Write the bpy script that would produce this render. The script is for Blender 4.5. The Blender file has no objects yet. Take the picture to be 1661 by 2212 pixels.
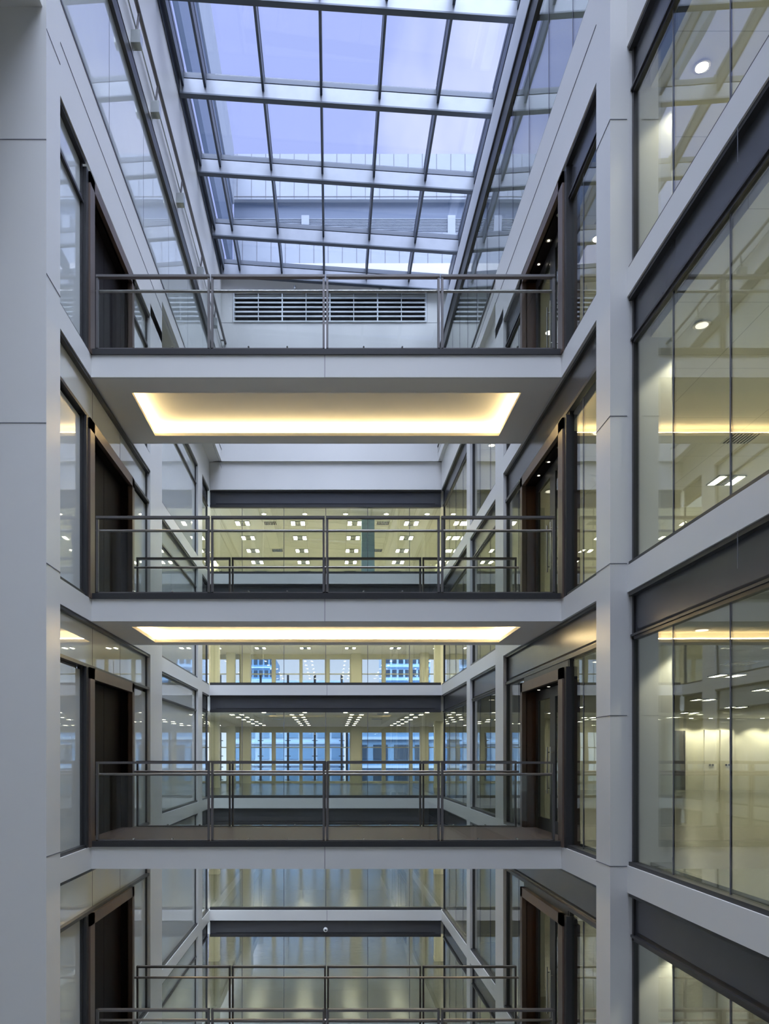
import bpy, math, random
from mathutils import Vector
random.seed(4)
SC = bpy.context.scene
COL = SC.collection

# ---------------------------------------------------------------- units
# 1 unit U = size of one image pixel at the front edge of the footbridges;
# r = depth as a multiple of the distance camera -> bridge front (1661 U)
U = 1.0 / 143.56
ZO = 1420.0                     # eye height above the atrium ground, in U
def W(x, r, z): return Vector((x * U, 1661.0 * r * U, (z + ZO) * U))

# ---------------------------------------------------------------- camera
cam_d = bpy.data.cameras.new('camera'); cam = bpy.data.objects.new('camera', cam_d); COL.objects.link(cam)
cam_d.sensor_fit = 'HORIZONTAL'; cam_d.sensor_width = 24.0; cam_d.lens = 24.0
cam_d.shift_x = (830.5 - 716.0) / 1661.0
cam_d.shift_y = (1636.0 - 1106.0) / 1661.0
cam_d.clip_start = 0.05; cam_d.clip_end = 500
cam.location = W(0, 0, 0); cam.rotation_euler = (math.radians(90), 0, 0)
SC.camera = cam

# ---------------------------------------------------------------- view + world
SC.view_settings.view_transform = 'Standard'; SC.view_settings.look = 'None'
SC.view_settings.gamma = 1; SC.view_settings.exposure = 0.55
try: SC.view_settings.use_curve_mapping = False
except Exception: pass
cy = SC.cycles
cy.use_denoising = True; cy.max_bounces = 10; cy.diffuse_bounces = 5; cy.glossy_bounces = 5
cy.transmission_bounces = 6; cy.transparent_max_bounces = 48; cy.caustics_reflective = False
cy.caustics_refractive = False; cy.sample_clamp_indirect = 6.0

world = bpy.data.worlds.new('sky'); SC.world = world; world.use_nodes = True
nt = world.node_tree; nt.nodes.clear()
def wn(t, **k):
    n = nt.nodes.new(t)
    for a, b in k.items(): setattr(n, a, b)
    return n
wo = wn('ShaderNodeOutputWorld'); bg = wn('ShaderNodeBackground'); tc = wn('ShaderNodeTexCoord')
nrm = wn('ShaderNodeVectorMath', operation='NORMALIZE'); nt.links.new(tc.outputs['Generated'], nrm.inputs[0])
noi = wn('ShaderNodeTexNoise'); noi.inputs['Scale'].default_value = 2.6; noi.inputs['Detail'].default_value = 5
noi.inputs['Roughness'].default_value = 0.5
mp = wn('ShaderNodeMapping'); mp.inputs['Location'].default_value = (0.35, 0.4, 0.1); mp.inputs['Scale'].default_value = (1.6, 1, 1)
nt.links.new(nrm.outputs[0], mp.inputs['Vector']); nt.links.new(mp.outputs[0], noi.inputs['Vector'])
cr = wn('ShaderNodeValToRGB'); cr.color_ramp.elements[0].position = .52; cr.color_ramp.elements[1].position = .74
nt.links.new(noi.outputs['Fac'], cr.inputs[0])
m1 = wn('ShaderNodeMix', data_type='RGBA')
m1.inputs[6].default_value = (0.33, 0.40, 0.75, 1); m1.inputs[7].default_value = (0.72, 0.76, 0.92, 1)
nt.links.new(cr.outputs[0], m1.inputs[0])
# brighter sky overhead and behind the viewer, added unseen to light the atrium
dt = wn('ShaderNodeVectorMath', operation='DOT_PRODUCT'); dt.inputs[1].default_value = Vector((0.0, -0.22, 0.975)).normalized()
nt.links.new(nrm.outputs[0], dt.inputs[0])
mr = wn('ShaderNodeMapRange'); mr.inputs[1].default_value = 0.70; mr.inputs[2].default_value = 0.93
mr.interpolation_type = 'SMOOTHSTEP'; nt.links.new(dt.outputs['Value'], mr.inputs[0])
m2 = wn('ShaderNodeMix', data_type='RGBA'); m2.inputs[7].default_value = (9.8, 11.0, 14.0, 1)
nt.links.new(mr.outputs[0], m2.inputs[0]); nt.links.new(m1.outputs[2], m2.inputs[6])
# pale towards the horizon
sp = wn('ShaderNodeSeparateXYZ'); nt.links.new(nrm.outputs[0], sp.inputs[0])
mh = wn('ShaderNodeMapRange'); mh.inputs[1].default_value = 0.30; mh.inputs[2].default_value = 0.0
nt.links.new(sp.outputs['Z'], mh.inputs[0])
m3 = wn('ShaderNodeMix', data_type='RGBA'); m3.inputs[7].default_value = (0.75, 0.9, 1.1, 1)
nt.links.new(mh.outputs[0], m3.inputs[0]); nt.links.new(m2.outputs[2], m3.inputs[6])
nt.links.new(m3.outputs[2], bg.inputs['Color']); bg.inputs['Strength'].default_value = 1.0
nt.links.new(bg.outputs[0], wo.inputs[0])

LUM = 34.0          # office luminaires
LUM_COL = (1.0, 0.94, 0.72)
COVE = 34.0        # cove strips under the bridges
DOWN = 14.0

# ---------------------------------------------------------------- materials
def pbr(name, col, rough=.5, metal=0.0, spec=.5, noise=0.0, nscale=3.0, stretch=(1, 1, 1), col2=None, bump=0.0):
    m = bpy.data.materials.new(name); m.use_nodes = True
    t = m.node_tree; b = t.nodes['Principled BSDF']
    b.inputs['Base Color'].default_value = (*col, 1); b.inputs['Roughness'].default_value = rough
    b.inputs['Metallic'].default_value = metal; b.inputs['Specular IOR Level'].default_value = spec
    tcn = t.nodes.new('ShaderNodeTexCoord'); mpn = t.nodes.new('ShaderNodeMapping'); mpn.inputs['Scale'].default_value = stretch
    n = t.nodes.new('ShaderNodeTexNoise'); n.inputs['Scale'].default_value = nscale; n.inputs['Detail'].default_value = 4
    t.links.new(tcn.outputs['Object'], mpn.inputs[0]); t.links.new(mpn.outputs[0], n.inputs['Vector'])
    mx = t.nodes.new('ShaderNodeMix'); mx.data_type = 'RGBA'
    c2 = col2 if col2 else tuple(min(1, c * (1 - noise)) for c in col)
    mx.inputs[6].default_value = (*col, 1); mx.inputs[7].default_value = (*c2, 1)
    t.links.new(n.outputs['Fac'], mx.inputs[0]); t.links.new(mx.outputs[2], b.inputs['Base Color'])
    if bump:
        bp = t.nodes.new('ShaderNodeBump'); bp.inputs['Strength'].default_value = bump; bp.inputs['Distance'].default_value = .01
        t.links.new(n.outputs['Fac'], bp.inputs['Height']); t.links.new(bp.outputs[0], b.inputs['Normal'])
    return m
def emis(name, col, s):
    m = bpy.data.materials.new(name); m.use_nodes = True; t = m.node_tree; t.nodes.clear()
    o = t.nodes.new('ShaderNodeOutputMaterial'); e = t.nodes.new('ShaderNodeEmission')
    e.inputs[0].default_value = (*col, 1); e.inputs[1].default_value = s; t.links.new(e.outputs[0], o.inputs[0]); return m
def glass(name, tint, f0=.05, wob=0.0, rough=0.0):
    m = bpy.data.materials.new(name); m.use_nodes = True; t = m.node_tree; t.nodes.clear()
    N = t.nodes.new; L = t.links.new
    o = N('ShaderNodeOutputMaterial'); tr = N('ShaderNodeBsdfTransparent'); gl = N('ShaderNodeBsdfGlossy'); mx = N('ShaderNodeMixShader')
    tr.inputs[0].default_value = (*tint, 1); gl.inputs['Roughness'].default_value = rough
    g = N('ShaderNodeNewGeometry'); d = N('ShaderNodeVectorMath'); d.operation = 'DOT_PRODUCT'
    L(g.outputs['Normal'], d.inputs[0]); L(g.outputs['Incoming'], d.inputs[1])
    a = N('ShaderNodeMath'); a.operation = 'ABSOLUTE'; L(d.outputs['Value'], a.inputs[0])
    s = N('ShaderNodeMath'); s.operation = 'SUBTRACT'; s.inputs[0].default_value = 1; L(a.outputs[0], s.inputs[1])
    p = N('ShaderNodeMath'); p.operation = 'POWER'; p.inputs[1].default_value = 5; L(s.outputs[0], p.inputs[0])
    q = N('ShaderNodeMath'); q.operation = 'MULTIPLY_ADD'; q.inputs[1].default_value = 1 - f0; q.inputs[2].default_value = f0; L(p.outputs[0], q.inputs[0])
    if wob:
        tcn = N('ShaderNodeTexCoord'); n = N('ShaderNodeTexNoise'); n.inputs['Scale'].default_value = .9; n.inputs['Detail'].default_value = 1
        bp = N('ShaderNodeBump'); bp.inputs['Strength'].default_value = wob; bp.inputs['Distance'].default_value = .01
        L(tcn.outputs['Object'], n.inputs['Vector']); L(n.outputs['Fac'], bp.inputs['Height']); L(bp.outputs[0], gl.inputs['Normal'])
    L(q.outputs[0], mx.inputs[0]); L(tr.outputs[0], mx.inputs[1]); L(gl.outputs[0], mx.inputs[2]); L(mx.outputs[0], o.inputs[0])
    return m
M = {}
M['white'] = pbr('white satin cladding', (.69, .68, .65), .38, spec=.5, noise=.05, nscale=.6)
M['plaster'] = pbr('white plaster', (.74, .74, .73), .7, noise=.04)
M['soffit'] = pbr('grey white soffit paint', (.82, .79, .73), .6, noise=.04)
M['cove'] = pbr('cove paint', (.80, .77, .68), .7)
M['joint'] = pbr('dark joint', (.13, .13, .15), .8)
M['frame'] = pbr('bronze grey frame', (.05, .049, .05), .38, metal=.3, noise=.15)
M['panel'] = pbr('dark grey metal panel', (.098, .10, .11), .27, metal=.3, noise=.2, nscale=1.2)
M['slot'] = pbr('black slot', (.006, .006, .007), .8)
M['steel'] = pbr('brushed steel', (.40, .37, .34), .32, metal=.9, noise=.15, nscale=8)
M['darksteel'] = pbr('grey steel post', (.17, .16, .155), .4, metal=.6, noise=.1)
M['beam'] = pbr('galvanised steel beam', (.27, .29, .32), .38, metal=.35, noise=.25, nscale=2.5)
M['edge_beam'] = pbr('painted edge beam', (.62, .64, .68), .45, metal=.0, noise=.08)
M['darkbar'] = pbr('dark blue grey bar', (.075, .09, .115), .45, metal=.3, noise=.1)
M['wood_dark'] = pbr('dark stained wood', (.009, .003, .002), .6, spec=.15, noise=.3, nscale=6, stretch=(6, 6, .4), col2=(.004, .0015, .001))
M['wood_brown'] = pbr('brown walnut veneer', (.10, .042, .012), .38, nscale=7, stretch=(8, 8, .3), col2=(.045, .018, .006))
M['casing'] = pbr('bronze wood casing', (.15, .105, .08), .4, metal=.3, noise=.2, nscale=4)
M['deck'] = pbr('brown timber deck', (.13, .088, .07), .5, nscale=3, stretch=(.5, 12, 1), col2=(.075, .056, .048))
M['backing'] = pbr('grey backing', (.5, .5, .5), .6, noise=.05)
M['carpet'] = pbr('grey green office carpet', (.20, .20, .165), .2, spec=1.0, noise=.3, nscale=4, stretch=(.6, 14, 1), col2=(.12, .125, .11), bump=.15)
M['carpet_bounce'] = pbr('pale bounce floor', (.62, .61, .55), .5, noise=.1)  # unseen upper office floors, made pale to bounce light to the ceilings
M['cream'] = pbr('cream painted column', (.70, .69, .56), .55, noise=.04)
M['blue_reflection'] = pbr('pale blue reflection strip', (.50, .72, .88), .5, noise=.05)  # reflection in the far glass, painted as a solid blue strip
M['officewall'] = pbr('cream office wall', (.70, .69, .58), .6, noise=.05)
M['ground'] = pbr('pale stone floor', (.65, .63, .58), .35, noise=.15, nscale=1.5)
M['chrome'] = pbr('chrome', (.75, .73, .68), .15, metal=1.0)
M['plastic'] = pbr('white plastic', (.75, .74, .70), .35)
M['black'] = pbr('black dome', (.02, .02, .025), .15)
M['white_slat'] = pbr('white louvre slat', (.66, .69, .71), .45)
M['screen'] = pbr('pale screen panel', (.25, .28, .335), .5, noise=.12, nscale=2)
M['louvre_grey'] = pbr('grey plant louvre', (.10, .135, .21), .55, noise=.35, nscale=1.0, stretch=(.2, .2, 25))
M['extwall'] = pbr('blue grey render', (.15, .32, .52), .6, noise=.2, nscale=.4)
M['extpale'] = pbr('pale blue panel', (.40, .60, .80), .5, noise=.15, nscale=.4)
M['extglass'] = pbr('dark blue window glass', (.02, .05, .09), .1, spec=.8)
M['extbrick'] = pbr('brown brick', (.10, .07, .07), .8, noise=.2)
M['mast'] = pbr('dark steel mast', (.015, .02, .03), .5)
M['glass'] = glass('clear facade glass', (.955, .975, .93), .14, wob=.12)
M['glass_bal'] = glass('balustrade glass', (.88, .90, .89), .04)
M['glass_sky'] = glass('rooflight glass', (.95, .96, .98), .03)
M['glass_left'] = pbr('back painted glass', (.60, .63, .61), .02, spec=.6, noise=.03)
M['glass_left'].node_tree.nodes['Principled BSDF'].inputs['IOR'].default_value = 2.3
M['lum'] = emis('luminaire diffuser', LUM_COL, LUM)
M['lum_dim'] = emis('luminaire diffuser dimmed', LUM_COL, LUM * .72)
M['cove_strip'] = emis('warm cove strip', (1.0, .76, .40), COVE)
M['down'] = emis('downlight lamp', (1.0, .93, .78), DOWN)
M['down_dim'] = emis('dim downlight lamp', (1.0, .93, .78), 1.3)
M['lumgrid'] = pbr('luminaire louvre', (.45, .47, .45), .25, metal=.7)
# office ceiling with a fine tile grid
def tiles(name, c, cj, sx, sy):
    m = pbr(name, c, .6); t = m.node_tree; b = t.nodes['Principled BSDF']
    tcn = t.nodes.new('ShaderNodeTexCoord'); br = t.nodes.new('ShaderNodeTexBrick')
    br.offset = 0; br.inputs['Color1'].default_value = (*c, 1); br.inputs['Color2'].default_value = (*c, 1); br.inputs['Mortar'].default_value = (*cj, 1)
    br.inputs['Scale'].default_value = 1; br.inputs['Mortar Size'].default_value = .006
    br.inputs['Brick Width'].default_value = sx; br.inputs['Row Height'].default_value = sy
    t.links.new(tcn.outputs['Object'], br.inputs['Vector']); t.links.new(br.outputs['Color'], b.inputs['Base Color']); return m
M['ceil'] = tiles('office ceiling tile', (.82, .81, .72), (.54, .53, .45), 1.5, 1.5)

# ---------------------------------------------------------------- mesh helpers
ORG = {}
class MB:
    def __init__(s): s.v = []; s.f = []
    def hexa(s, p):                       # 8 points: bottom 4, top 4
        n = len(s.v); s.v += [Vector(q) for q in p]
        s.f += [tuple(n + i for i in q) for q in ((0, 3, 2, 1), (4, 5, 6, 7), (0, 1, 5, 4), (1, 2, 6, 5), (2, 3, 7, 6), (3, 0, 4, 7))]
        return s
    def box(s, x0, x1, r0, r1, z0, z1, za=None, zb=None):
        # za, zb: extra height at x0 / x1 ends (sloping)
        a = za or 0; b = zb or 0
        x0, x1 = min(x0, x1), max(x0, x1); r0, r1 = min(r0, r1), max(r0, r1); z0, z1 = min(z0, z1), max(z0, z1)
        return s.hexa([W(x0, r0, z0 + a), W(x1, r0, z0 + b), W(x1, r1, z0 + b), W(x0, r1, z0 + a),
                       W(x0, r0, z1 + a), W(x1, r0, z1 + b), W(x1, r1, z1 + b), W(x0, r1, z1 + a)])
    def tube(s, a, b, rad, n=12, rad2=None):      # a, b world points in (x, r, z)
        A = W(*a); B = W(*b); d = (B - A).normalized(); R = rad * U; R2 = (rad2 if rad2 is not None else rad) * U
        up = Vector((0, 0, 1)) if abs(d.z) < .9 else Vector((1, 0, 0))
        e1 = d.cross(up).normalized(); e2 = d.cross(e1)
        k = len(s.v)
        for P, Q in ((A, R), (B, R2)):
            for i in range(n):
                t = 2 * math.pi * i / n; s.v.append(P + e1 * (Q * math.cos(t)) + e2 * (Q * math.sin(t)))
        for i in range(n):
            j = (i + 1) % n; s.f.append((k + i, k + n + i, k + n + j, k + j))
        s.f.append(tuple(k + i for i in range(n))); s.f.append(tuple(k + n + i for i in reversed(range(n))))
        return s
    def sphere(s, c, rad, n=14, m=9, z0=-1.0):
        C = W(*c); R = rad * U; k = len(s.v)
        for j in range(m + 1):
            ph = math.asin(z0) + (math.pi / 2 - math.asin(z0)) * j / m
            for i in range(n):
                t = 2 * math.pi * i / n; s.v.append(C + Vector((R * math.cos(ph) * math.cos(t), R * math.cos(ph) * math.sin(t), R * math.sin(ph))))
        for j in range(m):
            for i in range(n):
                a = k + j * n + i; b = k + j * n + (i + 1) % n; s.f.append((a, b, b + n, a + n))
        return s
    def build(s, name, mat, parent=None, bevel=0):
        lo = Vector([min(v[i] for v in s.v) for i in range(3)]); hi = Vector([max(v[i] for v in s.v) for i in range(3)])
        c = (lo + hi) / 2
        if parent is None: c.z = lo.z
        me = bpy.data.meshes.new(name); me.from_pydata([v - c for v in s.v], [], s.f); me.update()
        me.materials.append(M[mat] if isinstance(mat, str) else mat)
        o = bpy.data.objects.new(name, me); COL.objects.link(o)
        if parent is not None: o.parent = parent; o.location = c - ORG[parent.name]
        else: o.location = c
        ORG[o.name] = c.copy()
        if bevel:
            b = o.modifiers.new('bevel', 'BEVEL'); b.width = bevel; b.segments = 2; b.limit_method = 'ANGLE'
        return o
def B(*a, **k): return MB().box(*a, **k)
def empty(name, p, kind=None):
    o = bpy.data.objects.new(name, None); o.empty_display_size = .2; COL.objects.link(o)
    o.location = W(*p); ORG[o.name] = W(*p)
    if kind: o['kind'] = kind
    return o
def tag(o, label, cat, group=None, kind=None):
    o['label'] = label; o['category'] = cat
    if group: o['group'] = group
    if kind: o['kind'] = kind
    return o
def struct(o): o['kind'] = 'structure'; return o
def copy_tree(o, parent=None, off=Vector((0, 0, 0))):
    c = o.copy(); COL.objects.link(c); c.parent = parent
    if parent is None: c.location = o.location + off
    for ch in list(o.children): copy_tree(ch, c)
    return c

# ---------------------------------------------------------------- levels
#      floor T, underside of the band above
LV = [(869, 1267), (342, 821), (-193, 294), (-724, -241), (-1258, -772)]
LNAME = ['topmost', 'second', 'third', 'fourth', 'lowest']
BAND = 84
XL, XR, XLF, XRF, XRN, XLN = -519, 497, -577, 520, 527, -760
RF = 2.19; RN = -.55
ROOF_L, ROOF_R = 2255, 2182
BOT = -ZO

# ---------------------------------------------------------------- shell: ground, walls
struct(B(-800, 620, RN, RF, BOT - 20, BOT).build('floor', 'ground'))
# left wall cladding
w = MB()
w.box(XLN, XL, .8425, .8857, BOT, 2250)                    # near column
w.box(XL - 46, XL, 1.327, 1.418, BOT, 1300)                    # far column of the central bay
w.box(XLF - 40, XLF, 2.003, 2.068, BOT, 1267)
w.box(XLF - 40, XL - 46, 1.40, 1.418, BOT, 1397)
w.box(XLN - 30, XLN, RN, .8425, BOT, 2250); w.box(XLN, -526, .3, .8425, 1366, 1448)
for T, top in LV:
    w.box(XL - 40, XL, .8857, 1.327, T - 48, T)
    w.box(XLF - 40, XLF, 1.418, 2.003, T - 48, T); w.box(XLF - 40, XLF, 2.068, RF, T - 48, T)
w.box(XL - 40, XL, .8857, 1.418, 1267, 1448)
w.box(XLF - 40, XLF, 1.418, RF, 1267, 1397)
w.box(XLF - 40, XL, 1.418, RF, 1397, 1448)
w.box(XL - 40, XL, .8857, RF, 1833, 2270)
wl = struct(w.build('wall_left', 'white'))
j = MB()
j.box(XL, XL + .6, .8857, RF, 1367, 1369)
for z in (1265, 820, 293, -242): j.box(XL, XL + .6, .8425, .8857, z + 60, z + 61.6)
for z in (1124, 608): j.box(-640, XL, .8425 - .0003, .8425, z, z + 1.4)
j.build('panel_joint', 'joint', wl)
# right wall cladding
w = MB()
w.box(XR, XR + 110, .8256, .869, BOT, 2000)
w.box(XR, XR + 60, 1.34, 1.404, BOT, 1300)
w.box(XRF, XRF + 40, 1.739, 1.781, BOT, 1267)
for T, top in LV:
    w.box(XR, XR + 40, .869, 1.34, T - 48, T)
    w.box(XRF, XRF + 40, 1.404, 1.739, T - 48, T); w.box(XRF, XRF + 40, 1.781, RF, T - 48, T)
    w.box(XRN, XRN + 40, RN, .8256, T - 48, T)
w.box(XR, XR + 50, .869, 1.404, 1267, 1462)
w.box(XRF, XRF + 40, 1.404, RF, 1267, 1397)
w.box(503, XRF + 40, 1.404, RF, 1397, 1475)
w.box(XRN, XRN + 40, RN, .8256, 1267, 2000)
w.box(XRN, XRN + 60, .25, .29, BOT, 1267)
wr = struct(w.build('wall_right', 'white'))
j = MB()
j.box(XR - .6, XR, .869, 1.404, 1374, 1376); j.box(503 - .6, 503, 1.404, RF, 1437, 1438.5)
for z in (1137, 608, 345, 74, -195): j.box(XR, XRN, .8256 - .0003, .8256, z, z + 1.3); j.box(XR - .6, XR, .8256, .869, z, z + 1.3)
for z in (1243, 772, 245): j.box(XRN - .6, XRN, .6, .6008, z, z + 48)
j.build('panel_joint', 'joint', wr)
# steel edge beam over the right clerestory and the roof upstand
rb = struct(B(505, 540, .869, RF, 1907, 2022).build('trim_1', 'edge_beam'))
struct(B(562, 600, RN, RF + .02, 1880, 2260).build('wall_right_upper', 'white'))
struct(B(520, 562, RN, RF, 1880, 1900).build('trim_3', 'white'))
# far wall
w = MB()
for T, top in LV: w.box(XLF - 40, XRF + 40, RF, RF + .02, T - 48, T)
w.box(XLF - 40, XRF + 40, RF, RF + .02, 1267, 1397)
wf = struct(w.build('wall_far', 'white'))
j = MB()
for x in (-22,):
    for T, top in LV: j.box(x, x + 1.6, RF - .0004, RF, T - 48, T)
j.build('panel_joint', 'joint', wf)
RU = RF - .012
# upper far wall (upstand) with an opening for the louvre
LX0, LX1, LZ0, LZ1 = -457, 442, 2057, 2186
w = MB()
w.box(-560, 600, RU + .005, RU + .03, 1397, LZ0); w.box(-560, 600, RU + .005, RU + .03, LZ1, 2330)
w.box(-560, LX0, RU + .005, RU + .03, LZ0, LZ1); w.box(LX1, 600, RU + .005, RU + .03, LZ0, LZ1)
wu = struct(w.build('wall_far_upper', 'white'))
j = MB()
for x0, x1 in ((-519, LX0 - 8), (LX1 + 8, 560)):
    j.box(x0, x1, RU + .0046, RU + .005, LZ0 - 8, LZ0 - 7); j.box(x0, x1, RU + .0046, RU + .005, LZ1 + 4, LZ1 + 5)
for x in (LX0 - 9, LX1 + 9): j.box(x, x + 1, RU + .0046, RU + .005, LZ0 - 8, LZ1 + 4)
j.build('panel_joint', 'joint', wu)
# near end wall behind the viewer
struct(B(-800, 620, RN - .02, RN, BOT, 2300).build('wall_near', 'backing'))

# ---------------------------------------------------------------- glazed bays (windows)
WN = [0]
def wname(): WN[0] += 1; return 'window_%d' % WN[0]
FS = 7
def side_window(side, X, r0, r1, z0, z1, joints=(), band=0, transom=None, backing=False, slot=True, sb=14, bars=(1, 1, 1, 1)):
    """glazing in a side wall; side=-1 left, +1 right; X wall face; sb setback behind it"""
    g = X + side * sb; e = empty(wname(), (g, (r0 + r1) / 2, z0), 'structure')
    fr = MB(); dr = FS / 1661.0
    a, b = g - side * 5, g + side * 5
    if bars[0]: fr.box(a, b, r0, r0 + dr, z0, z1)
    if bars[1]: fr.box(a, b, r1 - dr, r1, z0, z1)
    if bars[2]: fr.box(a - side * 6, b, r0, r1, z0, z0 + FS)
    if bars[3]: fr.box(a - side * 6, b, r0, r1, z1 - FS, z1)
    zt = z1
    if band:
        zt = z1 - band
        fr.box(a, b, r0, r1, zt - 1, zt + FS); fr.box(a - side * 3, b, r0, r1, zt + FS - 2, zt + FS + 2)
    if transom is not None: fr.box(a - side * 2, b, r0, r1, transom, transom + FS)
    fr.build('frame', 'frame', e)
    if band:
        B(g - side * 1, g + side * 6, r0 + dr, r1 - dr, zt + FS, z1 - FS).build('spandrel_panel', 'panel', e)
        if slot: B(g - side * 1.6, g - side * 1, r0 + .012, r1 - .008, zt + FS + 5, zt + FS + 9).build('vent_slot', 'slot', e)
    mat = 'glass_left' if backing else 'glass'
    js = [r0 + dr] + [q for q in sorted(joints) if r0 + dr < q < r1 - dr] + [r1 - dr]
    for k in range(len(js) - 1):
        gap = .0009
        p0 = js[k] + (gap if k else 0); p1 = js[k + 1] - (gap if k < len(js) - 2 else 0)
        if transom is not None:
            B(g - 1, g + 1, p0, p1, z0 + FS, transom).build('pane', mat, e); B(g - 1, g + 1, p0, p1, transom + FS, z1 - FS).build('pane', mat, e)
        else:
            B(g - 1, g + 1, p0, p1, z0 + FS, zt - 1 if band else z1 - FS).build('pane', mat, e)
        if k: B(g - 1.1, g + 1.1, js[k] - gap, js[k] + gap, z0 + FS, (zt - 1) if band else z1 - FS).build('gasket', 'joint', e)
    if backing: B(g + side * 8, g + side * 12, r0, r1, z0, z1).build('backing_panel', 'backing', e)
    return e
JR = [1.555 + .108 * k for k in range(-2, 7)]
JN = [.732 - .105 * k for k in range(13)]
for li, (T, top) in enumerate(LV):
    tr = T + 389 if li else 1179
    hd = T + 386
    # left, central bay
    if li:
        side_window(-1, XL, .8857, .983, T, tr - 3, backing=True, bars=(1, 1, 1, 0))
        side_window(-1, XL, 1.2126, 1.327, T, tr - 3, backing=True, bars=(1, 1, 1, 0))
        side_window(-1, XL, .8857, 1.327, tr - 3, top, backing=True, joints=[1.03, 1.165])
    else:
        side_window(-1, XL, .8857, .983, T, top, transom=tr - 3, backing=True)
        side_window(-1, XL, 1.2126, 1.327, T, top, transom=tr - 3, backing=True)
    # left, far bays
    side_window(-1, XLF, 1.418, 2.003, T, top, transom=tr + 3, backing=True)
    side_window(-1, XLF, 2.068, RF, T, top, band=BAND)
    # right, central bay
    if li:
        zt = top - BAND
        side_window(1, XR, .869, .988, T, zt, joints=[.938], bars=(1, 1, 1, 0))
        side_window(1, XR, 1.2126, 1.34, T, zt, joints=[1.262], bars=(1, 1, 1, 0))
        e = empty(wname(), (XR + 14, 1.1, zt), 'structure'); g = XR + 14
        fr = MB(); fr.box(g - 8, g + 5, .869, 1.34, zt - 1, zt + FS); fr.box(g - 8, g + 5, .869, 1.34, top - FS, top)
        fr.box(g - 6, g + 5, .988, 1.2126, hd, zt - 1); fr.box(g - 5, g + 5, .869, .873, zt, top); fr.box(g - 5, g + 5, 1.336, 1.34, zt, top)
        fr.build('frame', 'frame', e)
        B(g - 1, g + 6, .873, 1.336, zt + FS, top - FS).build('spandrel_panel', 'panel', e)
        B(g - 1.6, g - 1, .885, 1.325, zt + FS + 5, zt + FS + 9).build('vent_slot', 'slot', e)
    else:
        side_window(1, XR, .869, .988, T, top, joints=[.938], band=BAND)
        side_window(1, XR, 1.2126, 1.34, T, top, joints=[1.262], band=BAND)
    # right, far bays
    side_window(1, XRF, 1.404, 1.739, T, top, joints=JR, band=BAND)
    side_window(1, XRF, 1.781, RF, T, top, joints=JR, band=BAND)
    # right, near bay
    side_window(1, XRN, .29, .8256, T, top, joints=JN, band=BAND)
    side_window(1, XRN, RN, .25, T, top, joints=JN, band=BAND)
# clerestories under the roof
side_window(-1, XL, .8857, RF, 1448, 1833, backing=True, sb=10, joints=[1.1, 1.3, 1.5, 1.7, 1.9, 2.05])
B(XL - 30, XL + 1, .8857, RF, 1787, 1833).build('trim_4', 'frame')['kind'] = 'structure'
cw = side_window(1, 503, .869, RF, 1462, 1907, joints=[.869 + .108 * k for k in range(1, 13)], sb=7)
B(519, 522, .869, RF, 1462, 1907).build('backing_panel', 'backing', cw)
struct(B(503, 520, .869, RF, 1841, 1907).build('trim_5', 'frame'))
# far wall storeys
XJ = [-425, -226, -27, 172, 371]
for li, (T, top) in enumerate(LV):
    g = RF + .012; e = empty(wname(), (0, g, T), 'structure'); zt = top - BAND + 4
    fr = MB()
    fr.box(XLF, XRF, g - .006, g + .006, T, T + 13); fr.box(XLF, XRF, g - .006, g + .006, top - 9, top)
    fr.box(XLF, XRF, g - .005, g + .006, zt, zt + 12)
    fr.build('frame', 'frame', e)
    B(XLF, XRF, g - .001, g + .004, zt + 12, top - 9).build('spandrel_panel', 'panel', e)
    B(XLF + 28, XRF - 28, g - .0016, g - .001, zt + 17, zt + 20).build('vent_slot', 'slot', e)
    xs = [XLF] + XJ + [XRF]
    for k in range(6):
        B(xs[k] + 1.2, xs[k + 1] - 1.2, g - .0006, g + .0006, T + 13, zt).build('pane', 'glass', e)
        if k: B(xs[k] - 1.2, xs[k] + 1.2, g - .0008, g + .0008, T + 13, zt).build('gasket', 'joint', e)

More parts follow.
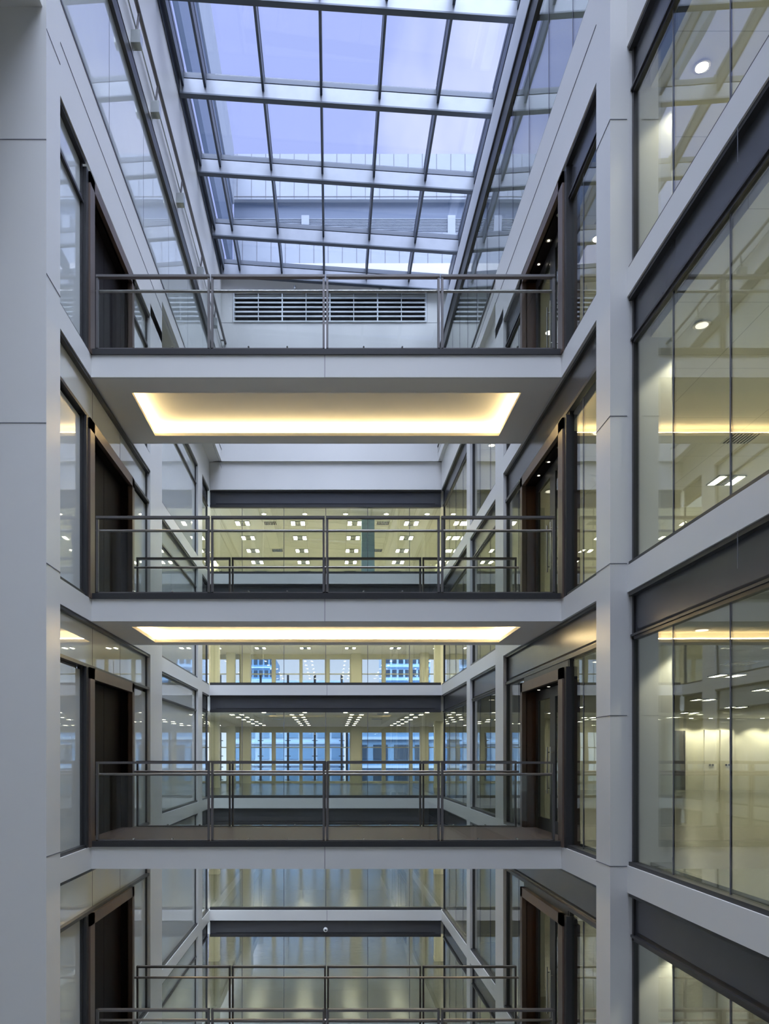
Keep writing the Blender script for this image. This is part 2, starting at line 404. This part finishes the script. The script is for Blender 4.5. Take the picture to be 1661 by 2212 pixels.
# ---------------------------------------------------------------- doors beside the bridges
DN = [0]
def door(side, X, T, li):
    DN[0] += 1
    e = empty('door_%d' % DN[0], (X, 1.106, T), 'structure')
    r0, r1 = 1.0, 1.2126; zt = T + 362
    dep = 40 if side > 0 else 34
    c = MB()
    c.box(X - side * 3, X + side * 10, r0 - .009, r0 + .010, T, T + 386)
    c.box(X - side * 3, X + side * 10, r1 - .012, r1, T, T + 386)
    c.box(X - side * 3, X + side * 10, r0 - .009, r1, zt, T + 386)
    c.build('casing', 'casing', e)
    f = B(X + side * 1, X + side * 16, r0 - .017, r0 - .009, T, T + 386).build('side_frame', 'frame', e)
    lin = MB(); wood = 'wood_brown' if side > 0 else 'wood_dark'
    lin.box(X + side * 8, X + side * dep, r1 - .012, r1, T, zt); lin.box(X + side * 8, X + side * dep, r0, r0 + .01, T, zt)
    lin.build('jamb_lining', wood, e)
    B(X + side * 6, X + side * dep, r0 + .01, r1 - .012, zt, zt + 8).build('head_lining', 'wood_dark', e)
    B(X, X + side * (dep + 6), r0 + .01, r1 - .012, T, T + 12).build('threshold', 'deck', e)
    gx = X + side * (dep - 4); mid = (r0 + r1) / 2 + .004
    if side > 0:
        for a, b in ((r0 + .01, mid), (mid, r1 - .012)):
            lf = MB(); s = .013
            lf.box(gx - 3, gx + 3, a, a + s, T + 12, zt); lf.box(gx - 3, gx + 3, b - s, b, T + 12, zt)
            lf.box(gx - 3, gx + 3, a + s, b - s, T + 12, T + 42); lf.box(gx - 3, gx + 3, a + s, b - s, zt - 24, zt)
            l = lf.build('leaf', 'frame', e)
            B(gx - 1, gx + 1, a + s, b - s, T + 42, zt - 24).build('pane', 'glass', l)
            hr = (mid - .008) if b == mid else (mid + .008)
            h = MB(); h.tube((gx - 12, hr, T + 105), (gx - 12, hr, T + 218), 1.6)
            h.tube((gx - 12, hr, T + 118), (gx, hr, T + 118), 1.4); h.tube((gx - 12, hr, T + 205), (gx, hr, T + 205), 1.4)
            h.build('handle', 'chrome', l)
        for k, rr in enumerate((1.05, 1.102, 1.155)):
            d = MB(); d.tube((X + 20, rr, zt - 1), (X + 20, rr, zt + 2), 7, 16); o = d.build('downlight', 'chrome', e)
            MB().tube((X + 20, rr, zt - 1.6), (X + 20, rr, zt - .8), 3.2, 16).build('lamp', 'down_dim', o)
    else:
        for a, b in ((r0 + .01, mid), (mid, r1 - .012)):
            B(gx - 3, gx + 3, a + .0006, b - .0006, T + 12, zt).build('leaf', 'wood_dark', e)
    return e
for li, (T, top) in enumerate(LV[:4]):
    door(-1, XL, T, li); door(1, XR, T, li)
# lowest level: plain glazing below the bridges
T, top = LV[4]
side_window(-1, XL, .983, 1.2126, T, T + 386, backing=True); side_window(1, XR, .988, 1.2126, T, T + 386)

# ---------------------------------------------------------------- footbridges
ordn = ['topmost', 'second from the top', 'third from the top', 'lowest']
def bridge(li):
    T = LV[li][0]; s = T - 48
    e = empty('footbridge', (0, 1.106, s))
    tag(e, ['white footbridge highest in the atrium, just below the glass roof',
            'white footbridge second from the top with glowing ceiling recess',
            'white footbridge at eye level, its brown timber deck seen from the front',
            'lowest white footbridge, only its railings in view at the bottom edge'][li], 'footbridge')
    B(XL, XR, 1.0, 1.004, s, T).build('fascia', 'white', e)
    j = B(-15, -14, .9997, 1.0, s, T).build('fascia_joint', 'joint', e)
    B(XL, XR, 1.208, 1.212, s, T).build('rear_fascia', 'white', e)
    ed = MB(); ed.box(XL, XR, .998, 1.005, T, T + 12); ed.box(XL, XR, 1.205, 1.213, T, T + 12); ed.build('edge_channel', 'frame', e)
    B(XL, XR, 1.005, 1.205, T + 4, T + 12.5).build('deck', 'deck', e)
    # soffit with a recessed cove
    x0, x1, a, b = -450, 427, 1.043, 1.182
    so = MB(); L = 8
    so.box(XL, XR, 1.004, a, s, s + L); so.box(XL, XR, b, 1.208, s, s + L); so.box(XL, x0, a, b, s, s + L); so.box(x1, XR, a, b, s, s + L)
    so.build('soffit', 'soffit', e)
    rc = MB(); q = 22; dq = .013; h = 27
    rc.box(x0 - q, x1 + q, a - dq, b + dq, s + h, s + h + 4)
    rc.box(x0 - q - 3, x0 - q, a - dq, b + dq, s + L, s + h); rc.box(x1 + q, x1 + q + 3, a - dq, b + dq, s + L, s + h)
    rc.box(x0 - q, x1 + q, a - dq - .002, a - dq, s + L, s + h); rc.box(x0 - q, x1 + q, b + dq, b + dq + .002, s + L, s + h)
    rc.build('ceiling_recess', 'cove', e)
    if li < 3:
        st = MB()
        st.box(x0 - 10, x1 + 10, b + .004, b + .007, s + L + .2, s + L + 4)
        st.box(x0 - 13, x0 - 8, a, b, s + L + .2, s + L + 4); st.box(x1 + 8, x1 + 13, a, b, s + L + .2, s + L + 4)
        st.build('cove_strip', 'cove_strip', e)
    return e
RAILH = [173, 179, 184, 180]
def balustrade(li, r, where):
    T = LV[li][0]; zt = T + RAILH[li]; zb = T + 12.7; rear = r > 1.1
    e = empty('balustrade', (0, r, zb))
    pos = ['topmost', 'second', 'third', 'lowest'][li]
    tag(e, 'grey steel and glass railing along the %s edge of the %s bridge%s' % (where, pos, '' if li in (0, 3) else ' from the top'), 'railing')
    X0, X1 = -510, 484; n = 4; wd = (X1 - X0) / n; t = 3.1; dr = .0022; ins = 1 if not rear else -1
    for k in range(n):
        a = X0 + k * wd + 1.6; b = a + wd - 3.2
        for x in (a, b - t * 1.5): B(x, x + t * 1.5, r - dr, r + dr, zb, zt).build('post', 'darksteel', e)
        B(a, b, r - dr * 1.4, r + dr * 1.4, zt - 5, zt).build('top_rail', 'darksteel', e)
        B(a + t * 1.5, b - t * 1.5, r - .0007, r + .0007, zb + 3, zt - 30).build('glass_panel', 'glass_bal', e)
        B(a, b, r - dr, r + dr, zb, zb + 2.5).build('bottom_rail', 'darksteel', e)
        for f in (.33, .67):
            x = a + (b - a) * f
            MB().tube((x, r - .003, zb + 4), (x, r + .003, zb + 4), 1.8, 10).build('glass_clamp', 'chrome', e)
    MB().tube((X0 - 2, r + ins * .006, zt - 28), (X1 + 2, r + ins * .006, zt - 28), 3.0, 12).build('handrail', 'steel', e)
    return e
for li in range(4):
    bridge(li); balustrade(li, 1.0015, 'front'); balustrade(li, 1.2085, 'rear')

# ---------------------------------------------------------------- glass roof
def zr(x): return (ROOF_R - ROOF_L) * (x + 515) / 1070.0
struct(B(XLN - 30, 620, RN - .02, .0, 2345, 2365).build('ceiling', 'plaster'))  # unseen solid roof behind the viewer, added to cut light from overhead
SKX = [-505, -429, -232, -35, 163, 361, 552]
BR = [2.163, 2.0, 1.784, 1.572, 1.367, 1.16, .95, .74, .53, .32, .11, -.10, -.31, -.52]
sky = empty('glass_roof', (0, 1.2, ROOF_L))
tag(sky, 'sloping glass roof on steel beams over the whole atrium', 'glass roof')
for k, r in enumerate(BR):
    m = MB(); m.box(-516, 556, r, r + .006, ROOF_L + 2, ROOF_L + 52, 0, zr(556)); bm = m.build('beam', 'beam', sky)
    m = MB(); m.box(-516, 556, r - .003, r + .009, ROOF_L - 3, ROOF_L + 2, 0, zr(556)); m.build('flange', 'darkbar', bm)
    m = MB(); m.box(-516, 556, r + .001, r + .012, ROOF_L + 57, ROOF_L + 76, 0, zr(556)); m.build('transom', 'darkbar', sky)
    if k + 1 < len(BR):
        r1 = BR[k + 1] + .006
        for x in SKX:
            z = zr(x)
            MB().box(x - 4, x + 4, r1, r, ROOF_L + 26 + z, ROOF_L + 70 + z).box(x - 5, x + 5, r1, r, ROOF_L + 74 + z, ROOF_L + 92 + z).build('glazing_bar', 'darkbar', sky)
        for a, b in zip(SKX[:-1], SKX[1:]):
            za = zr(a); zb_ = zr(b)
            m = MB(); m.box(a + 3, b - 3, r1 + .008, r - .001, ROOF_L + 70, ROOF_L + 73, za, zb_); m.build('pane', 'glass_sky', sky)
struct(B(-560, -515, RN, RF + .03, 2255, 2340).build('trim_6', 'darkbar'))
struct(B(556, 600, RN, RF + .03, 2182, 2262).build('trim_7', 'darkbar'))
struct(B(XLN - 30, XL - 40, RN, RF, 2240, 2270).build('ceiling', 'plaster'))

# ---------------------------------------------------------------- louvre in the upper far wall
lv = empty('louvre_vent', (0, RU, LZ0)); tag(lv, 'long white louvred vent high in the far wall below the glass roof', 'vent')
fr = MB(); g = RU + .004
fr.box(LX0 - 6, LX1 + 6, g - .002, g + .004, LZ1, LZ1 + 6); fr.box(LX0 - 6, LX1 + 6, g - .002, g + .004, LZ0 - 6, LZ0)
fr.box(LX0 - 6, LX0, g - .002, g + .004, LZ0, LZ1); fr.box(LX1, LX1 + 6, g - .002, g + .004, LZ0, LZ1); fr.build('frame', 'white_slat', lv)
nS = 6; hS = (LZ1 - LZ0) / nS
for k in range(1, nS):
    z = LZ0 + k * hS; B(LX0, LX1, g - .0015, g + .0015, z - 3.2, z + 3.2).build('slat', 'white_slat', lv)
for k in range(1, 8):
    x = LX0 + (LX1 - LX0) * k / 8; q = 3 if k % 2 == 0 else 1.6
    B(x - q, x + q, g - .001, g + .004, LZ0, LZ1).build('mullion', 'white_slat', lv)
B(LX0, LX1, RU + .028, RU + .03, LZ0, LZ1).build('dark_cavity', 'slot', lv)
for k, x in enumerate((-173, 228)):
    d = MB().sphere((x, RU - .004, 2199), 8, 14, 9)
    d.tube((x, RU - .004, 2205), (x, RU - .004, 2215), 4.5, 12); d.tube((x, RU - .004, 2212), (x, RU + .006, 2212), 3, 10)
    tag(d.build('wall_sensor', 'lumgrid'), 'small grey sensor above the %s half of the louvred vent' % ('left' if k == 0 else 'right'), 'sensor')
# security camera on the fourth level's dark band
sc = MB().sphere((-28, RF + .002, -816), 11, 18, 12); sc.tube((-28, RF - .001, -816), (-28, RF + .012, -816), 9, 16)
s_ = tag(sc.build('dome_camera', 'plastic'), 'white round dome camera on the dark band of the far wall', 'security camera')
MB().sphere((-28, RF - .0035, -816), 5, 14, 10).build('lens', 'black', s_)

# ---------------------------------------------------------------- tube rail on the upper left wall
rail = empty('wall_rail', (-500, 1.6, 1930)); tag(rail, 'long grey tubular rail fixed to the upper left wall beside the roof', 'rail')
MB().tube((-500, .95, 1932), (-500, 2.185, 1952), 5.5, 14).build('tube', 'darksteel', rail)
MB().tube((-512, 1.0, 1905), (-512, 2.185, 1925), 2, 10).build('cable_conduit', 'lumgrid', rail)
for rr in (1.04, 1.202, 1.333, 1.553, 1.79, 2.0):
    zz = 1932 + 20 * (rr - .95) / 1.235
    b_ = B(-519, -494, rr - .006, rr + .009, zz - 88, zz - 55).build('bracket_box', 'lumgrid', rail)
    MB().tube((-506, rr, zz - 55), (-500, rr, zz - 2), 3, 10).build('strut', 'darksteel', rail)
MB().tube((-500, 2.17, 1955), (-519, 2.17, 1955), 4, 10).build('end_fixing', 'darksteel', rail)

# ---------------------------------------------------------------- office storeys: floors, ceilings, walls
CE = 72
OX0, OX1, RW = -1150, 1150, 3.37       # far office
for li, (T, top) in enumerate(LV):
    ce = top - CE; above = LV[li - 1][0] if li else 1460
    fl = MB(); fl.box(OX0, OX1, RF + .021, RW, T - 22, T + 6); fl.box(XRN + 42, 2600, RN, RF + .021, T - 22, T + 6); fl.box(OX1, 2600, RF + .021, 2.67, T - 22, T + 6)
    fl.box(XR + 42, XRN + 42, .869, RF + .02, T - 22, T + 6)
    struct(fl.build('floor', 'carpet' if li > 1 else 'carpet_bounce'))
    cl = MB(); cl.box(OX0, OX1, RF + .021, RW, ce, above - 23); cl.box(XRN + 42, 2600, RN, RF + .021, ce, above - 23); cl.box(OX1, 2600, RF + .021, 2.67, ce, above - 23)
    cl.box(XR + 42, XRN + 42, .869, RF + .02, ce, above - 23)
    struct(cl.build('ceiling', 'ceil'))
    # walls of the offices
    ww = MB(); ww.box(OX0 - 10, OX0, RF + .03, RW + .02, T + 6, ce); ww.box(OX1, OX1 + 10, 2.67, RW + .02, T + 6, ce)
    ww.box(OX1, 2600, 2.65, 2.67, T + 6, ce); ww.box(2600, 2610, RN, 2.67, T + 6, ce)
    struct(ww.build('wall_office', 'officewall'))
    # outer window wall of the far office (openings measured on the third storey)
    OPN = [(380, 428), (434, 466), (473, 518), (541, 588), (594, 648), (652, 703), (711, 757), (781, 826), (832, 885), (890, 948), (953, 1000), (1006, 1050)]
    ops = [((a - 716) * RW, (b - 716) * RW) for a, b in OPN]
    sill = T + 20; head = min(T + 374, ce - 12); trn = T + 262
    mm = MB(); mm.box(OX0, OX1, RW, RW + .02, T - 60, sill); mm.box(OX0, OX1, RW, RW + .02, head, ce + 60)
    prev = OX0
    for a, b in ops:
        mm.box(prev, a, RW, RW + .02, sill, head); prev = b
    mm.box(prev, OX1, RW, RW + .02, sill, head)
    struct(mm.build('wall_outer', 'cream'))
    for a, b in ops:
        e = empty(wname(), ((a + b) / 2, RW + .01, sill), 'structure')
        q = MB(); q.box(a, b, RW + .004, RW + .012, trn, trn + 7); q.box(a, a + 5, RW + .004, RW + .012, sill, head); q.box(b - 5, b, RW + .004, RW + .012, sill, head)
        q.build('frame', 'cream', e)
        B(a + 5, b - 5, RW + .007, RW + .009, sill, trn).build('pane', 'glass_sky', e); B(a + 5, b - 5, RW + .007, RW + .009, trn + 7, head).build('pane', 'glass_sky', e)
# level above the offices is solid roof
struct(B(-1150, 1150, RF + .04, RW, 1437, 1520).build('trim_8', 'screen'))

# columns
def column(x0, x1, r0, r1, T, ce, label, group, mat='cream'):
    m = MB(); m.box(x0, x1, r0, r1, T + 6, ce); o = m.build('office_column', mat, None)
    tag(o, label, 'column', group)
    B(x0 - 2, x1 + 2, r0 - .0012, r1 + .0012, T + 6, T + 26).build('skirting', mat, o)
    return o
lword = ['topmost', 'second', 'third', 'fourth', 'fifth']
for li, (T, top) in enumerate(LV):
    ce = top - CE
    for (xc, nm) in ((-722, 'left'), (665, 'right')):
        for (rr, nn) in ((2.84, 'nearer'), (3.31, 'farther')):
            column(xc - 30, xc + 30, rr, rr + .036, T, ce, '%s cream column on the %s side of the far office, %s floor down' % (nn, nm, lword[li]), 'cream columns in the far office')
    for (x0, x1) in ((-654, -586), (142, 215)):
        column(x0, x1, RW - .03, RW - .001, T, ce, 'cream pier at the %s of the far window wall, %s floor down' % ('left' if x0 < 0 else 'middle', lword[li]), 'cream piers by the far windows')
    for k, (a, b) in enumerate(((.31, .36), (.869, .93), (1.39, 1.45), (1.80, 1.86))):
        column(577, 640, a, b, T, ce, 'cream column behind the right glazing, %s from the viewer, %s floor down' % (['first', 'second', 'third', 'fourth'][k], lword[li]), 'cream columns behind the right glazing')
column(150, 214, 2.30, 2.335, LV[0][0], LV[0][1] - CE, 'pale blue reflection strip in the far office on the topmost floor', None, 'blue_reflection')  # a reflection in the glazing, built as a blue-painted column

# luminaires
def make_lum():
    e = empty('ceiling_light', (0, 1, 0)); w_ = 37; d = .022
    f = MB(); f.box(-w_, w_, 1 - d, 1 - d + .002, -3, 1); f.box(-w_, w_, 1 + d - .002, 1 + d, -3, 1); f.box(-w_, -w_ + 3, 1 - d, 1 + d, -3, 1); f.box(w_ - 3, w_, 1 - d, 1 + d, -3, 1)
    f.build('frame', 'lumgrid', e)
    for s in (-1, 1): B(s * 34, s * 17, 1 - d + .003, 1 + d - .003, -2, 0).build('diffuser', 'lum', e)
    lo = MB()
    for k in range(5): x = -14 + k * 6.4; lo.box(x, x + 2.5, 1 - d + .003, 1 + d - .003, -2.5, 0)
    lo.build('louvre', 'lumgrid', e)
    return e
proto = make_lum(); used = [False]
numw = ['first', 'second', 'third', 'fourth', 'fifth', 'sixth', 'seventh', 'eighth', 'ninth', 'tenth', 'eleventh', 'twelfth']
def place(proto_, flag, x, r, z, base=(0, 1, 0)):
    off = W(x, r, z) - W(*base)
    if not flag[0]: flag[0] = True; o = proto_; o.location = o.location + off; proto_['off'] = 1; flag.append(off); return o
    return copy_tree(proto_, None, off - flag[1])
def dim(o):
    for c in o.children:
        if c.name.startswith('diffuser'): c.material_slots[0].link = 'OBJECT'; c.material_slots[0].material = M['lum_dim']
for li, (T, top) in enumerate(LV):
    ce = top - CE - .5
    xs = [-453 - 285, -453, -171, 118, 407, 692] if li == 0 else [-792, -486, -179, 129, 436, 733]
    for ri in range(6):
        r = 2.36 + .157 * ri + (.02 if li else 0)
        for xi, x in enumerate(xs):
            o = place(proto, used, x, r, ce)
            if li > 1: dim(o)
            tag(o, 'square louvred light, far office, %s floor down, %s row back, %s from the left' % (lword[li], numw[ri], numw[xi]), 'ceiling light', 'ceiling lights in the far office')
    for ri in range(9):
        r = .46 + .262 * ri if li != 1 else .458 + .262 * ri + .005
        for xi, x in enumerate((1065, 1420, 1775)):
            if r > 2.6: continue
            o = place(proto, used, x, r, ce)
            if li > 1: dim(o)
            tag(o, 'square louvred light, right office, %s floor down, %s row back, %s from the glazing' % (lword[li], numw[ri], numw[xi]), 'ceiling light', 'ceiling lights in the right office')
# round downlights behind the right glazing and behind the far glazing
def make_down():
    e = empty('downlight', (0, 1, 0))
    MB().tube((0, 1, -2.5), (0, 1, 0), 15, 22, 13).build('rim', 'chrome', e)
    MB().tube((0, 1, -3), (0, 1, -2.6), 10.5, 20).build('lamp', 'down', e)
    return e
def undown(o):
    for c in o.children:
        if c.name.startswith('lamp'): c.material_slots[0].link = 'OBJECT'; c.material_slots[0].material = M['down_dim']
dp = make_down(); du = [False]
for li, (T, top) in enumerate(LV):
    ce = top - CE - .2
    for k in range(7):
        r = .36 + .235 * k
        if k == 2:
            r = .80
            l = bpy.data.lights.new('column_light', 'SPOT'); l.energy = 36; l.color = (1, .95, .74); l.spot_size = math.radians(100); l.spot_blend = .35; l.shadow_soft_size = .05
            lo = bpy.data.objects.new('column_light', l); COL.objects.link(lo); lo.location = W(640, r, ce - 8); lo.rotation_euler = (math.radians(10), 0, 0)
        x = 640 if r < .86 else 612
        o = place(dp, du, x, r, ce)
        if li: undown(o)
        tag(o, 'round downlight behind the right glazing, %s from the viewer, %s floor down' % (numw[k], lword[li]), 'downlight', 'downlights behind the right glazing')
    if li < 3:
        for k in range(5):
            o = place(dp, du, -331 + 200 * k, 2.27, ce)
            tag(o, 'round downlight behind the far glazing, %s from the left, %s floor down' % (numw[k], lword[li]), 'downlight', 'downlights behind the far glazing')
    if li == 2:
        for k, x in enumerate((2020, 2130, 2235, 2420, 2540)):
            o = place(dp, du, x, 2.60, ce)
            tag(o, 'round downlight washing the rear wall of the right office, %s from the left' % numw[k], 'downlight', 'downlights along the rear wall')
            l = bpy.data.lights.new('wall_washer', 'SPOT'); l.energy = 60; l.color = (1, .92, .7); l.spot_size = math.radians(110); l.spot_blend = .5; l.shadow_soft_size = .05
            lo = bpy.data.objects.new('wall_washer', l); COL.objects.link(lo); lo.location = W(x, 2.595, ce - 12); lo.rotation_euler = (math.radians(12), 0, 0)
# ceiling vents
def make_vent():
    e = empty('ceiling_vent', (0, 1, 0)); w_ = 33
    f = MB(); f.box(-w_, w_, .98, .982, -2, 0); f.box(-w_, w_, 1.018, 1.02, -2, 0); f.box(-w_, -w_ + 3, .98, 1.02, -2, 0); f.box(w_ - 3, w_, .98, 1.02, -2, 0); f.build('frame', 'ceil', e)
    B(-w_ + 3, w_ - 3, .982, 1.018, -.6, 0).build('opening', 'slot', e)
    s = MB()
    for k in range(7): x = -26 + k * 8; s.box(x, x + 4, .982, 1.018, -2, -.7)
    s.build('fins', 'lumgrid', e); return e
vp = make_vent(); vu = [False]
for li, (T, top) in enumerate(LV[:3]):
    ce = top - CE - .3
    for k, (x, r) in enumerate(((-312, 2.36), (262, 2.36), (-312, 2.67), (262, 2.67), (960, 1.085), (957, 1.37), (960, .72))):
        o = place(vp, vu, x, r, ce)
        tag(o, 'square ceiling vent, %s floor from the top, %s' % (lword[li], ['far office left, near the glass', 'far office right, near the glass', 'far office left, deeper in', 'far office right, deeper in', 'right office, middle', 'right office, deeper in', 'right office, nearest'][k]), 'vent', 'ceiling vents')
# rear wall doors in the right office on the third storey
T = LV[2][0]
e = empty('door_20', (1985, 2.649, T), 'structure')
B(1952, 2018, 2.640, 2.6499, T + 6, T + 345).build('leaf', 'panel', e); B(1946, 1952, 2.638, 2.6499, T + 6, T + 350).build('frame', 'officewall', e)
for k, x in enumerate((2170, 2262)):
    e = empty('door_%d' % (21 + k), (x, 2.649, T), 'structure')
    B(x - 40, x + 40, 2.643, 2.6499, T + 6, T + 350).build('leaf', 'officewall', e)
    MB().tube((x - 10, 2.640, T + 150), (x - 10, 2.643, T + 150), 5, 12).build('lock', 'frame', e); MB().tube((x + 6, 2.640, T + 150), (x + 6, 2.643, T + 150), 5, 12).build('lock', 'frame', e)

# ---------------------------------------------------------------- outside: roof screens and neighbours
ps = empty('roof_plant_screen', (0, 3.38, 3300)); tag(ps, 'pale panelled plant screen with grey louvres on the roof beyond the glass', 'roof screen')
B(-716, 1900, 3.38, 3.42, 4075, 4406).build('parapet', 'screen', ps)
B(-716, 1900, 3.40, 3.42, 3830, 4075).build('louvre_band', 'louvre_grey', ps)
B(-716, 1900, 3.38, 3.42, 3100, 3830).build('lower_wall', 'screen', ps)
j = MB()
for k in range(22):
    x = -690 + 104 * k; j.box(x, x + 3, 3.3785, 3.38, 4075, 4406); j.box(x + 40, x + 43, 3.3785, 3.38, 3100, 3830)
j.box(-716, 1900, 3.3785, 3.38, 4092, 4096); j.build('panel_joint', 'joint', ps)
sl = MB()
for k in range(11): sl.box(-716, 1900, 3.392, 3.40, 3835 + k * 11, 3839 + k * 11)
sl.build('louvre_blades', 'screen', ps)
for x in (-220, 850): B(x, x + 56, 3.385, 3.40, 3830, 3965).build('louvre_post', 'screen', ps)
ps2 = empty('roof_plant_screen', (-716, 2.0, 3300)); tag(ps2, 'grey louvred roof screen running back beyond the left edge of the glass roof', 'roof screen')
B(-760, -712, .3, 3.38, 4040, 4440).build('parapet', 'screen', ps2)
B(-750, -722, .3, 3.38, 3560, 4040).build('louvre_band', 'louvre_grey', ps2)

struct(B(-6000, 6000, RW + .06, 12, BOT - 20, BOT).build('ground', 'extbrick'))
def building(name, label, x0, x1, r0, r1, z0, z1, mat, rows, cols, wmat='extglass', hgap=.35):
    b = empty(name, ((x0 + x1) / 2, r0, z0)); tag(b, label, 'building')
    B(x0, x1, r0, r1, z0, z1).build('wall', mat, b)
    cw = (x1 - x0) / cols; rh = (z1 - z0) / rows
    for i in range(rows):
        for k in range(cols):
            a = x0 + cw * (k + .15); c = z0 + rh * (i + hgap)
            B(a, x0 + cw * (k + .85), r0 - .004, r0, c, z0 + rh * (i + .88)).build('window', wmat, b)
        B(x0, x1, r0 - .012, r0, z0 + rh * (i + .06), z0 + rh * (i + .16)).build('floor_band', 'extpale', b)
    return b
building('office_building', 'blue grey building with brown window bays outside the far windows on the right', 200, 2300, 5.2, 6.5, BOT, 820, 'extwall', 7, 9)
building('office_building', 'tall pale gridded block rising behind the low blue building outside', 780, 1450, 6.8, 7.6, BOT, 1700, 'extpale', 16, 7)
building('office_building', 'blue glazed building outside the far windows on the left', -1250, 150, 5.6, 6.7, BOT, 930, 'extpale', 9, 8, 'extwall')
building('office_building', 'slim blue tower outside left with narrow windows', -1250, -850, 6.9, 7.6, BOT, 1500, 'extwall', 16, 5)
for k, xp in enumerate((476, 563, 622, 680, 738)):
    x = (xp - 716) * 3.6; e = empty('facade_mast', (x, 3.6, BOT)); tag(e, 'dark steel mast with spider arms outside the far windows, %s from the left' % numw[k], 'mast', 'steel masts outside the far windows')
    MB().tube((x, 3.6, BOT), (x, 3.6, 640), 9, 10).build('pole', 'mast', e)
    for z in (10, -75, -175, 130, -600, 400): B(x - 22, x + 22, 3.595, 3.6, z - 3, z + 3).build('arm', 'mast', e)
